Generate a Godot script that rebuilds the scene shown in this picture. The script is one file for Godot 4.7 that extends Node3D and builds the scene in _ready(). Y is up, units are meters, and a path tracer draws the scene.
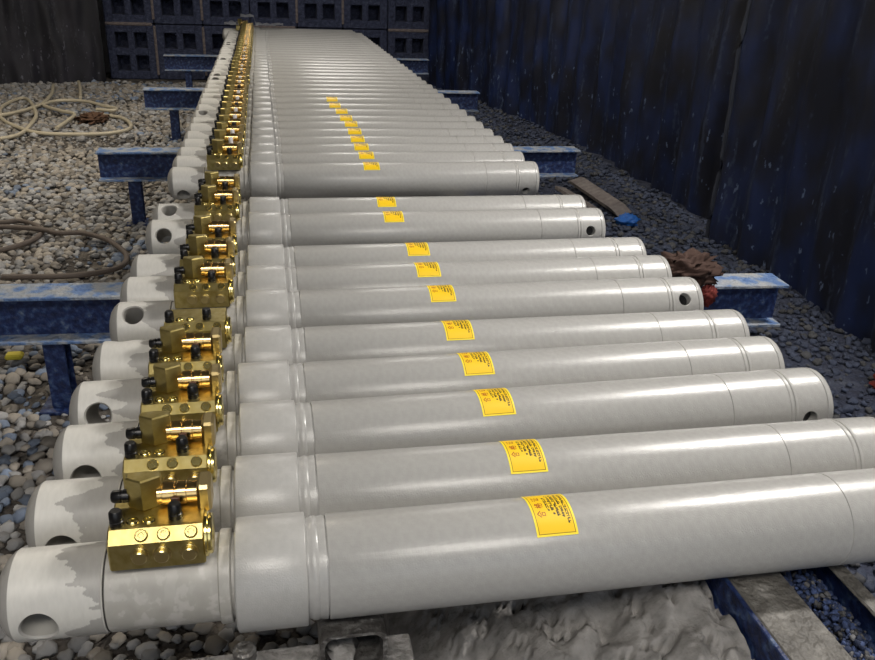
extends Node3D

const EYE := Vector3(0, 1.65, 0)
const AXIS_Y := 0.6744      # height of the cylinder axes
const COLLAR_R := 0.0968
const TUBE_R := 0.09
const ROD_R := 0.075
const BEAM_TOP := 0.49
const RAIL_TOP := 0.5836

var M := {}
var used := {}
var rng := RandomNumberGenerator.new()

# ---------------------------------------------------------------- mesh buffer
class Buf:
	var v := PackedVector3Array()
	var n := PackedVector3Array()
	var uv := PackedVector2Array()
	var ix := PackedInt32Array()
	var t := Transform3D.IDENTITY

	func vert(p: Vector3, nn: Vector3, q := Vector2.ZERO) -> int:
		v.push_back(t * p); n.push_back((t.basis * nn).normalized()); uv.push_back(q)
		return v.size() - 1

	func tri(a: int, b: int, c: int) -> void:
		var g := (v[b] - v[a]).cross(v[c] - v[a])
		if g.dot(n[a] + n[b] + n[c]) > 0.0:
			ix.push_back(a); ix.push_back(c); ix.push_back(b)
		else:
			ix.push_back(a); ix.push_back(b); ix.push_back(c)

	func quad(a: int, b: int, c: int, d: int) -> void:
		tri(a, b, c); tri(a, c, d)

	func flat(pts: Array) -> void:          # convex flat polygon
		var g: Vector3 = (pts[1] - pts[0]).cross(pts[2] - pts[0]).normalized()
		flat_n(pts, g)

	func flat_n(pts: Array, g: Vector3) -> void:
		var s := v.size()
		for k in pts.size():
			vert(pts[k], g, Vector2(pts[k].x, pts[k].z))
		for k in range(1, pts.size() - 1):
			tri(s, s + k, s + k + 1)

	# chamfered box
	func box(c: Vector3, size: Vector3, bev := 0.003) -> void:
		var h := size * 0.5
		bev = minf(bev, minf(h.x, minf(h.y, h.z)) * 0.9)
		var i := h - Vector3.ONE * bev
		for a in 3:
			var b := (a + 1) % 3
			var d := (a + 2) % 3
			for s in [-1.0, 1.0]:
				var pts := []
				for w in [[-1, -1], [1, -1], [1, 1], [-1, 1]]:
					var p := Vector3.ZERO
					p[a] = s * h[a]; p[b] = w[0] * i[b]; p[d] = w[1] * i[d]
					pts.append(c + p)
				var nn := Vector3.ZERO
				nn[a] = s
				flat_n(pts, nn)
			for s in [-1.0, 1.0]:
				for w in [-1.0, 1.0]:
					var p1 := Vector3.ZERO
					var p2 := Vector3.ZERO
					p1[b] = s * h[b]; p1[d] = w * i[d]
					p2[b] = s * i[b]; p2[d] = w * h[d]
					var nn := Vector3.ZERO
					nn[b] = s; nn[d] = w
					nn = nn.normalized()
					var e := Vector3.ZERO
					e[a] = i[a]
					flat_n([c + p1 - e, c + p1 + e, c + p2 + e, c + p2 - e], nn)
		for sx in [-1.0, 1.0]:
			for sy in [-1.0, 1.0]:
				for sz in [-1.0, 1.0]:
					var s := Vector3(sx, sy, sz)
					flat_n([c + s * Vector3(h.x, i.y, i.z), c + s * Vector3(i.x, h.y, i.z), c + s * Vector3(i.x, i.y, h.z)], s.normalized())

	# revolve a profile of (x, r) about the x axis
	func lathe(pr: Array, seg := 32, a0 := 0.0, a1 := TAU) -> void:
		var k := pr.size()
		var sn := []
		for j in k - 1:
			var d: Vector2 = pr[j + 1] - pr[j]
			sn.append(Vector2(-d.y, d.x).normalized())
		var len_all: float = maxf(1e-6, pr[k - 1].x - pr[0].x)
		for j in k - 1:
			if pr[j].distance_to(pr[j + 1]) < 1e-7:
				continue
			var na: Vector2 = sn[j]
			var nb: Vector2 = sn[j]
			if j > 0 and sn[j].dot(sn[j - 1]) > 0.75:
				na = (sn[j] + sn[j - 1]).normalized()
			if j < k - 2 and sn[j].dot(sn[j + 1]) > 0.75:
				nb = (sn[j] + sn[j + 1]).normalized()
			var s0 := v.size()
			for q in seg + 1:
				var a := a0 + (a1 - a0) * q / seg
				var c := cos(a)
				var s := sin(a)
				vert(Vector3(pr[j].x, pr[j].y * s, pr[j].y * c), Vector3(na.x, na.y * s, na.y * c), Vector2((pr[j].x - pr[0].x) / len_all, a / TAU))
				vert(Vector3(pr[j + 1].x, pr[j + 1].y * s, pr[j + 1].y * c), Vector3(nb.x, nb.y * s, nb.y * c), Vector2((pr[j + 1].x - pr[0].x) / len_all, a / TAU))
			for q in seg:
				var b := s0 + q * 2
				if pr[j].y > 1e-6:
					tri(b, b + 1, b + 2)
				if pr[j + 1].y > 1e-6:
					tri(b + 1, b + 3, b + 2)

	# a length of pipe surface pierced by a round hole facing +z (and -z when through)
	func pierced(x0: float, x1: float, r: float, xh: float, rh: float, deep: float, through: bool, ux0: float, ux1: float, bev := 0.003) -> void:
		var a := minf(rh * 1.5, minf(xh - x0, x1 - xh) * 0.98)
		var fa := asin(minf(0.98, (rh + bev) * 1.25 / r))
		var u := func(x: float) -> float: return (x - ux0) / (ux1 - ux0)
		var strips := [[x0, xh - a, 0.0, TAU], [xh + a, x1, 0.0, TAU]]
		if through:
			strips.append([xh - a, xh + a, fa, PI - fa]); strips.append([xh - a, xh + a, PI + fa, TAU - fa])
		else:
			strips.append([xh - a, xh + a, fa, TAU - fa])
		for st in strips:
			var cnt := int(ceil((st[3] - st[2]) / TAU * 56))
			var s0 := v.size()
			for q in cnt + 1:
				var g: float = st[2] + (st[3] - st[2]) * q / cnt
				for x in [st[0], st[1]]:
					vert(Vector3(x, r * sin(g), r * cos(g)), Vector3(0, sin(g), cos(g)), Vector2(u.call(x), g / TAU))
			for q in cnt:
				var b := s0 + q * 2
				quad(b, b + 1, b + 3, b + 2)
		var nt := 40
		for side in ([0.0, PI] if through else [0.0]):
			var rings := []
			for k in 4:
				var ring := []
				for q in nt + 1:
					var tt := TAU * q / nt
					var m := maxf(absf(cos(tt)), absf(sin(tt)))
					var inner := Vector2((rh + bev) * cos(tt), asin((rh + bev) * sin(tt) / r))
					var outer := Vector2(a * cos(tt) / m, fa * sin(tt) / m)
					var p := inner.lerp(outer, k / 3.0)
					var g: float = p.y + side
					ring.append(vert(Vector3(xh + p.x, r * sin(g), r * cos(g)), Vector3(0, sin(g), cos(g)), Vector2(u.call(xh + p.x), fposmod(g, TAU) / TAU)))
				rings.append(ring)
			for k in 3:
				for q in nt:
					quad(rings[k][q], rings[k][q + 1], rings[k + 1][q + 1], rings[k + 1][q])
			# bevelled lip and the bore
			var sgn := 1.0 if side == 0.0 else -1.0
			var ends := []
			for q in nt + 1:
				var tt := TAU * q / nt
				var e := Vector3(xh + (rh + bev) * cos(tt), 0, 0)
				var yy := (rh + bev) * sin(tt)
				var lip_z := sqrt(maxf(0.0, r * r - yy * yy))
				var inward := Vector3(-cos(tt), -sin(tt) * sgn, 0)
				var li := (inward + Vector3(0, 0, sgn)).normalized()
				var bz := lip_z - bev * 1.2
				var endz := 0.0 if through else r - deep
				var bx := xh + rh * cos(tt)
				var by := rh * sin(tt)
				ends.append([vert(Vector3(e.x, yy * sgn, lip_z * sgn), li), vert(Vector3(bx, by * sgn, bz * sgn), li),
					vert(Vector3(bx, by * sgn, bz * sgn), inward), vert(Vector3(bx, by * sgn, endz * sgn), inward)])
			for q in nt:
				quad(ends[q][0], ends[q + 1][0], ends[q + 1][1], ends[q][1])
				quad(ends[q][2], ends[q + 1][2], ends[q + 1][3], ends[q][3])
			if not through:
				var c := vert(Vector3(xh, 0, r - deep), Vector3(0, 0, 1))
				var pv := -1
				for q in nt + 1:
					var tt := TAU * q / nt
					var w := vert(Vector3(xh + rh * cos(tt), rh * sin(tt), r - deep), Vector3(0, 0, 1))
					if pv >= 0:
						tri(c, pv, w)
					pv = w

	# convex polygon (z, y) pushed along x with chamfered ends
	func prism(poly: Array, x0: float, x1: float, bev := 0.002) -> void:
		var c := Vector2.ZERO
		for p in poly:
			c += p
		c /= poly.size()
		var small := []
		for p in poly:
			var d: Vector2 = p - c
			small.append(c + d * (1.0 - bev / d.length()))
		var k := poly.size()
		for j in k:
			var p: Vector2 = poly[j]
			var q: Vector2 = poly[(j + 1) % k]
			var e := (q - p).normalized()
			var o := Vector2(e.y, -e.x)
			if o.dot((p + q) * 0.5 - c) < 0:
				o = -o
			flat_n([Vector3(x0 + bev, p.y, p.x), Vector3(x1 - bev, p.y, p.x), Vector3(x1 - bev, q.y, q.x), Vector3(x0 + bev, q.y, q.x)], Vector3(0, o.y, o.x))
			var a: Vector2 = small[j]
			var b: Vector2 = small[(j + 1) % k]
			flat_n([Vector3(x0 + bev, p.y, p.x), Vector3(x0 + bev, q.y, q.x), Vector3(x0, b.y, b.x), Vector3(x0, a.y, a.x)], Vector3(-1, o.y, o.x).normalized())
			flat_n([Vector3(x1 - bev, p.y, p.x), Vector3(x1 - bev, q.y, q.x), Vector3(x1, b.y, b.x), Vector3(x1, a.y, a.x)], Vector3(1, o.y, o.x).normalized())
		var l := []
		var r := []
		for p in small:
			l.append(Vector3(x0, p.y, p.x)); r.append(Vector3(x1, p.y, p.x))
		flat_n(l, Vector3.LEFT); flat_n(r, Vector3.RIGHT)

	func sweep(pts: Array, rad: float, seg := 8) -> void:
		var fr := []
		var up := Vector3.UP
		for k in pts.size():
			var d: Vector3 = (pts[mini(k + 1, pts.size() - 1)] - pts[maxi(k - 1, 0)]).normalized()
			var side := d.cross(up)
			if side.length() < 0.01:
				side = d.cross(Vector3.RIGHT)
			side = side.normalized()
			var w := side.cross(d).normalized()
			var ring := []
			for q in seg:
				var a := TAU * q / seg
				var o := side * cos(a) + w * sin(a)
				ring.append(vert(pts[k] + o * rad, o))
			fr.append(ring)
		for k in pts.size() - 1:
			for q in seg:
				quad(fr[k][q], fr[k][(q + 1) % seg], fr[k + 1][(q + 1) % seg], fr[k + 1][q])
		for e in [[0, 1], [pts.size() - 1, pts.size() - 2]]:
			var nn: Vector3 = (pts[e[0]] - pts[e[1]]).normalized()
			var c := vert(pts[e[0]], nn)
			for q in seg:
				var a := vert(v[fr[e[0]][q]], nn)
				var b := vert(v[fr[e[0]][(q + 1) % seg]], nn)
				tri(c, a, b)

	# lumpy closed body: a sphere stretched and pushed about by noise
	func lump(c: Vector3, size: Vector3, rough: float, freq: float, sd: int, rows := 14, cols := 20, facet := false) -> void:
		var fn := FastNoiseLite.new()
		fn.seed = sd; fn.frequency = freq; fn.fractal_octaves = 3
		var g := []
		for r in rows + 1:
			var row := []
			for q in cols:
				var th := PI * r / rows
				var ph := TAU * q / cols
				var d := Vector3(sin(th) * cos(ph), cos(th), sin(th) * sin(ph))
				var k := 1.0 + rough * fn.get_noise_3dv(d * 2.0 + Vector3(sd, 0, 0))
				row.append(c + d * size * k)
			g.append(row)
		if facet:
			for r in rows:
				for q in cols:
					var w := (q + 1) % cols
					var pts := [g[r][q], g[r][w], g[r + 1][w], g[r + 1][q]]
					for tr in [[0, 1, 2], [0, 2, 3]]:
						var nn: Vector3 = (pts[tr[1]] - pts[tr[0]]).cross(pts[tr[2]] - pts[tr[0]])
						if nn.length() < 1e-9:
							continue
						nn = nn.normalized()
						if nn.dot(pts[tr[0]] - c) < 0:
							nn = -nn
						flat_n([pts[tr[0]], pts[tr[1]], pts[tr[2]]], nn)
			return
		var s0 := v.size()
		for r in rows + 1:
			for q in cols:
				var l: Vector3 = g[r][(q + cols - 1) % cols]
				var rr: Vector3 = g[r][(q + 1) % cols]
				var u: Vector3 = g[maxi(r - 1, 0)][q]
				var dn: Vector3 = g[mini(r + 1, rows)][q]
				var nn := (rr - l).cross(dn - u)
				if nn.length() < 1e-9:
					nn = g[r][q] - c
				if nn.dot(g[r][q] - c) < 0:
					nn = -nn
				vert(g[r][q], nn.normalized(), Vector2(float(q) / cols, float(r) / rows))
		for r in rows:
			for q in cols:
				var w := (q + 1) % cols
				quad(s0 + r * cols + q, s0 + r * cols + w, s0 + (r + 1) * cols + w, s0 + (r + 1) * cols + q)

	func mesh(m: Material = null) -> ArrayMesh:
		var a := []
		a.resize(Mesh.ARRAY_MAX)
		a[Mesh.ARRAY_VERTEX] = v; a[Mesh.ARRAY_NORMAL] = n; a[Mesh.ARRAY_TEX_UV] = uv; a[Mesh.ARRAY_INDEX] = ix
		var am := ArrayMesh.new()
		am.add_surface_from_arrays(Mesh.PRIMITIVE_TRIANGLES, a)
		if m:
			am.surface_set_material(0, m)
		return am

# ---------------------------------------------------------------- scene helpers
func numbered(called: String) -> String:
	var k: int = used.get(called, 0)
	used[called] = k + 1
	return called if k == 0 else "%s_%03d" % [called, k]

func tag(o: Node, label: String, category := "", group := "", kind := "") -> void:
	if label: o.set_meta("label", label)
	if category: o.set_meta("category", category)
	if group: o.set_meta("group", group)
	if kind: o.set_meta("kind", kind)

func obj(called: String, b: Buf, m: Material, parent: Node = self) -> MeshInstance3D:
	return inst(called, b.mesh(m), parent)

func inst(called: String, mesh: Mesh, parent: Node = self) -> MeshInstance3D:
	var o := MeshInstance3D.new()
	o.mesh = mesh
	o.name = numbered(called) if parent == self else called
	parent.add_child(o, true)
	return o

func thing(called: String, at: Vector3, label: String, category: String, group := "", kind := "") -> Node3D:
	var o := Node3D.new()
	o.name = numbered(called)
	add_child(o)
	o.position = at
	tag(o, label, category, group, kind)
	return o

func smooth_path(p: Array, per := 5) -> Array:
	var r := []
	for k in p.size() - 1:
		var a: Vector3 = p[maxi(k - 1, 0)]
		var b: Vector3 = p[k]
		var c: Vector3 = p[k + 1]
		var d: Vector3 = p[mini(k + 2, p.size() - 1)]
		for j in per:
			r.append(b.cubic_interpolate(c, a, d, float(j) / per))
	r.append(p[p.size() - 1])
	return r

# ---------------------------------------------------------------- materials
func noise_image(size: int, freq: float, sd: int, oct := 4) -> Image:
	var fn := FastNoiseLite.new()
	fn.noise_type = FastNoiseLite.TYPE_SIMPLEX_SMOOTH
	fn.seed = sd; fn.frequency = freq; fn.fractal_octaves = oct
	return fn.get_seamless_image(size, size)

func ramp_texture(size: int, freq: float, sd: int, stops: Array, oct := 4) -> ImageTexture:
	var im := noise_image(size, freq, sd, oct)
	var g := Gradient.new()
	g.offsets = PackedFloat32Array(stops.map(func(s): return s[0]))
	g.colors = PackedColorArray(stops.map(func(s): return s[1]))
	var o := Image.create(size, size, false, Image.FORMAT_RGB8)
	for y in size:
		for x in size:
			o.set_pixel(x, y, g.sample(im.get_pixel(x, y).r))
	return ImageTexture.create_from_image(o)

func bump_texture(size: int, freq: float, sd: int, amount: float, oct := 3) -> ImageTexture:
	var im := noise_image(size, freq, sd, oct)
	im.convert(Image.FORMAT_RGBA8)
	im.bump_map_to_normal_map(amount)
	return ImageTexture.create_from_image(im)

func mat(col: Color, rough := 0.6, metal := 0.0) -> StandardMaterial3D:
	var m := StandardMaterial3D.new()
	m.albedo_color = col; m.roughness = rough; m.metallic = metal
	return m

func tri_mat(tex: Texture2D, scale: float, rough := 0.7, bump: Texture2D = null, bump_scale := 1.0) -> StandardMaterial3D:
	var m := StandardMaterial3D.new()
	m.albedo_texture = tex
	m.roughness = rough
	m.uv1_triplanar = true
	m.uv1_world_triplanar = true
	m.uv1_scale = Vector3.ONE * scale
	if bump:
		m.normal_enabled = true; m.normal_texture = bump; m.normal_scale = bump_scale
	return m

# cream coat laid over grey primer with a ragged edge, u along the rod head
func head_paint(sd: int) -> StandardMaterial3D:
	var fn := FastNoiseLite.new()
	fn.seed = sd; fn.frequency = 0.011; fn.fractal_octaves = 4
	var im := Image.create(256, 256, false, Image.FORMAT_RGB8)
	var cream := Color(0.775, 0.768, 0.745)
	var grey := Color(0.62, 0.612, 0.595)
	for y in 256:
		for x in 256:
			var a := TAU * y / 256.0
			var e := 0.70 + 0.55 * fn.get_noise_2d(cos(a) * 60.0 + 200.0, sin(a) * 60.0) + 0.16 * fn.get_noise_3d(cos(a) * 150.0, sin(a) * 150.0, x * 0.7)
			var u := x / 255.0
			var c := cream if (u < e and u > 0.17 + 0.02 * fn.get_noise_2d(cos(a) * 90.0, sin(a) * 90.0)) else grey
			var s := 1.0 + 0.03 * fn.get_noise_2d(x * 6.0, y * 6.0)
			im.set_pixel(x, y, Color(c.r * s, c.g * s, c.b * s))
	var m := StandardMaterial3D.new()
	m.albedo_texture = ImageTexture.create_from_image(im)
	m.roughness = 0.42
	return m

func stroke(im: Image, a: Vector2, b: Vector2, c: Color) -> void:
	var k := int(maxf(2.0, a.distance_to(b) * 2.0))
	for j in k + 1:
		var p := a.lerp(b, float(j) / k)
		for ox in 3:
			for oy in 3:
				var x := int(p.x) + ox
				var y := int(p.y) + oy
				if x >= 0 and y >= 0 and x < im.get_width() and y < im.get_height():
					im.set_pixel(x, y, c)

func glyph(im: Image, at: Vector2, s: float, lines: Array, c: Color) -> void:   # turned a quarter, read upwards
	for l in lines:
		stroke(im, at + Vector2(l[1], 1.0 - l[0]) * s, at + Vector2(l[3], 1.0 - l[2]) * s, c)

func label_paint() -> StandardMaterial3D:
	var W := 160
	var H := 264
	var im := Image.create(W, H, false, Image.FORMAT_RGB8)
	im.fill(Color(0.99, 0.90, 0.22))
	im.fill_rect(Rect2i(7, 7, W - 14, H - 14), Color(0.955, 0.785, 0.07))
	var dark := Color(0.36, 0.27, 0.05)
	for q in [Rect2i(9, 9, W - 18, 2), Rect2i(9, H - 11, W - 18, 2), Rect2i(9, 9, 2, H - 18), Rect2i(W - 11, 9, 2, H - 18)]:
		im.fill_rect(q, dark)
	var red := Color(0.62, 0.26, 0.04)
	glyph(im, Vector2(20, 150), 32, [[.5, 0, .05, .4], [.5, 0, .95, .4], [.3, .42, .7, .42], [.25, .6, .75, .6], [.25, .95, .75, .95], [.25, .6, .25, .95], [.75, .6, .75, .95]], red)
	glyph(im, Vector2(20, 102), 32, [[.2, .05, .2, .95], [.02, .3, .4, .3], [.2, .35, .02, .7], [.2, .35, .38, .6], [.6, .05, .45, .35], [.55, .15, .85, .15], [.85, .15, .45, .6], [.55, .25, .95, .6], [.52, .65, .85, .65], [.52, .95, .85, .95], [.52, .65, .52, .95], [.85, .65, .85, .95]], red)
	glyph(im, Vector2(20, 54), 32, [[.1, .08, .2, .2], [.05, .35, .22, .35], [.22, .35, .22, .85], [.22, .85, .32, .75], [.4, .12, .95, .12], [.67, .12, .67, .9], [.67, .5, .92, .5], [.48, .45, .48, .9], [.35, .9, .98, .9]], red)
	var r := RandomNumberGenerator.new()
	r.seed = 77
	var ink := Color(0.13, 0.10, 0.04)
	var cols := [[64, 60, 150], [80, 40, 176], [97, 34, 180], [114, 30, 184], [131, 30, 204]]
	for c in cols:
		var y: float = c[1]
		while y < c[2]:
			for k in 4:
				var a := Vector2(c[0] + r.randi_range(0, 2) * 3.5, y + r.randi_range(0, 1) * 4.0)
				var b := a + (Vector2(0, 7) if r.randf() < 0.5 else Vector2(8, 0))
				stroke(im, a, Vector2(minf(b.x, c[0] + 9.0), b.y), ink)
			y += 11.5 if r.randf() < 0.93 else 21.0
	var m := StandardMaterial3D.new()
	m.albedo_texture = ImageTexture.create_from_image(im)
	m.roughness = 0.45
	return m

func make_materials() -> void:
	var peel := bump_texture(512, 0.035, 4, 3.0, 2)
	var tube_tex := ramp_texture(256, 0.012, 11, [[0.0, Color(0.635, 0.632, 0.622)], [1.0, Color(0.675, 0.672, 0.662)]])
	M.tube = tri_mat(tube_tex, 16.0, 0.27, peel, 0.7)
	M.tube.uv1_world_triplanar = false
	M.collar = tri_mat(tube_tex, 16.0, 0.30, peel, 0.75)
	M.collar.uv1_world_triplanar = false
	M.neck = tri_mat(ramp_texture(256, 0.02, 12, [[0.0, Color(0.61, 0.60, 0.575)], [0.6, Color(0.645, 0.635, 0.61)], [0.68, Color(0.70, 0.69, 0.67)], [1.0, Color(0.72, 0.71, 0.69)]]), 5.0, 0.42)
	M.neck.uv1_world_triplanar = false
	M.heads = [head_paint(3), head_paint(8), head_paint(15), head_paint(23)]
	M.seam = mat(Color(0.20, 0.19, 0.18), 0.8)
	M.gold = tri_mat(ramp_texture(256, 0.02, 14, [[0.0, Color(0.70, 0.625, 0.37)], [0.6, Color(0.775, 0.71, 0.47)], [1.0, Color(0.80, 0.75, 0.55)]]), 8.0, 0.36)
	M.gold.uv1_world_triplanar = false
	M.gold.metallic = 1.0
	M.brass = mat(Color(0.92, 0.85, 0.56), 0.2, 1.0)
	M.copper = mat(Color(0.87, 0.74, 0.50), 0.2, 1.0)
	M.bronze = mat(Color(0.72, 0.645, 0.46), 0.36, 1.0)
	M.bolt = mat(Color(0.82, 0.75, 0.54), 0.28, 1.0)
	M.black = mat(Color(0.035, 0.035, 0.045), 0.35)
	M.white = mat(Color(0.86, 0.85, 0.86), 0.4)
	M.clip = mat(Color(0.30, 0.17, 0.11), 0.5)
	M.label = label_paint()
	var rough_bump := bump_texture(512, 0.03, 31, 8.0, 4)
	M.blue = tri_mat(ramp_texture(512, 0.02, 21, [[0.0, Color(0.06, 0.10, 0.22)], [0.5, Color(0.09, 0.16, 0.34)], [0.72, Color(0.19, 0.27, 0.43)], [1.0, Color(0.40, 0.44, 0.50)]]), 2.2, 0.55, rough_bump, 0.6)
	M.dusty = tri_mat(ramp_texture(512, 0.012, 22, [[0.0, Color(0.28, 0.40, 0.60)], [0.40, Color(0.40, 0.50, 0.66)], [0.52, Color(0.54, 0.58, 0.64)], [1.0, Color(0.66, 0.65, 0.63)]], 5), 1.6, 0.8, rough_bump, 1.0)
	M.bright_blue = tri_mat(ramp_texture(512, 0.015, 25, [[0.0, Color(0.22, 0.38, 0.66)], [0.6, Color(0.36, 0.52, 0.76)], [1.0, Color(0.52, 0.64, 0.80)]], 5), 2.0, 0.6, rough_bump, 0.8)
	M.grey_steel = tri_mat(ramp_texture(512, 0.01, 26, [[0.0, Color(0.31, 0.30, 0.285)], [0.6, Color(0.40, 0.39, 0.37)], [1.0, Color(0.58, 0.57, 0.55)]], 5), 2.0, 0.6, rough_bump, 0.8)
	M.dirty_steel = tri_mat(ramp_texture(512, 0.02, 27, [[0.0, Color(0.24, 0.23, 0.22)], [0.5, Color(0.40, 0.39, 0.38)], [1.0, Color(0.62, 0.62, 0.61)]], 5), 4.0, 0.4, rough_bump, 1.0)
	M.dirty_steel.metallic = 0.5
	M.mud = tri_mat(ramp_texture(512, 0.02, 28, [[0.0, Color(0.40, 0.395, 0.385)], [0.45, Color(0.54, 0.53, 0.52)], [1.0, Color(0.66, 0.65, 0.64)]], 5), 2.0, 0.9, rough_bump, 0.8)
	M.soil = tri_mat(ramp_texture(512, 0.012, 29, [[0.0, Color(0.20, 0.18, 0.17)], [0.5, Color(0.33, 0.31, 0.29)], [1.0, Color(0.47, 0.44, 0.40)]], 5), 0.8, 0.95, rough_bump, 2.0)
	M.blue_soil = tri_mat(ramp_texture(512, 0.012, 30, [[0.0, Color(0.14, 0.16, 0.22)], [0.5, Color(0.22, 0.24, 0.31)], [1.0, Color(0.33, 0.35, 0.40)]], 5), 0.8, 0.95, rough_bump, 1.5)
	M.block = tri_mat(ramp_texture(512, 0.02, 33, [[0.0, Color(0.15, 0.17, 0.25)], [0.6, Color(0.22, 0.245, 0.34)], [1.0, Color(0.31, 0.33, 0.40)]], 5), 1.5, 0.9, rough_bump, 1.2)
	M.mortar = tri_mat(ramp_texture(256, 0.03, 34, [[0.0, Color(0.34, 0.32, 0.34)], [1.0, Color(0.54, 0.49, 0.46)]], 4), 2.0, 0.9)
	M.tarp = tarp_paint(41, Color(0.05, 0.068, 0.14), Color(0.075, 0.14, 0.30), Color(0.26, 0.30, 0.38))
	M.dark_tarp = tarp_paint(43, Color(0.11, 0.11, 0.14), Color(0.17, 0.165, 0.20), Color(0.26, 0.26, 0.29))
	M.hem = mat(Color(0.20, 0.22, 0.27), 0.8)
	M.hose = mat(Color(0.74, 0.70, 0.61), 0.6)
	M.brown_hose = mat(Color(0.36, 0.32, 0.29), 0.7)
	M.wall = tri_mat(ramp_texture(256, 0.02, 51, [[0.0, Color(0.52, 0.52, 0.53)], [1.0, Color(0.62, 0.62, 0.62)]]), 0.5, 0.9)
	M.roof = mat(Color(0.55, 0.56, 0.58), 0.7)
	M.lamp_glass = mat(Color(1, 1, 1), 0.5)
	M.lamp_glass.emission_enabled = true
	M.lamp_glass.emission = Color(1.0, 0.97, 0.92)
	M.lamp_glass.emission_energy_multiplier = 6.0

# woven sheet: dark folds of dye, rubbed streaks of dust running down the cloth
func tarp_paint(sd: int, a: Color, b: Color, dust: Color) -> StandardMaterial3D:
	var fn := FastNoiseLite.new()
	fn.seed = sd; fn.frequency = 0.02; fn.fractal_octaves = 4
	var im := Image.create(1024, 512, false, Image.FORMAT_RGB8)
	for y in 512:
		for x in 1024:
			var k := clampf(0.48 + 1.25 * fn.get_noise_2d(x * 0.8, y * 0.45), 0.0, 1.0)
			var c := a.lerp(b, k)
			var s := fn.get_noise_2d(x * 3.0 + 500.0, y * 0.25 + 90.0) + 0.5 * fn.get_noise_2d(x * 9.0, y * 4.0)
			if s > 0.36:
				c = c.lerp(dust, clampf((s - 0.36) * 3.0, 0.0, 0.6))
			var fl := fn.get_noise_2d(x * 5.0 + 900.0, y * 1.6)
			if y > 380 and fl > 0.52:
				c = dust * 1.4
			im.set_pixel(x, y, c)
	var m := StandardMaterial3D.new()
	m.albedo_texture = ImageTexture.create_from_image(im)
	m.roughness = 0.62
	return m

# ---------------------------------------------------------------- hydraulic cylinder
var P := {}

func tform(at: Vector3, dir: String) -> Transform3D:      # turn the lathe's x axis up or towards +z
	var b := Basis.IDENTITY
	if dir == "up":
		b = Basis(Vector3.BACK, PI / 2)
	elif dir == "front":
		b = Basis(Vector3.UP, -PI / 2)
	return Transform3D(b, at)

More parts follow.
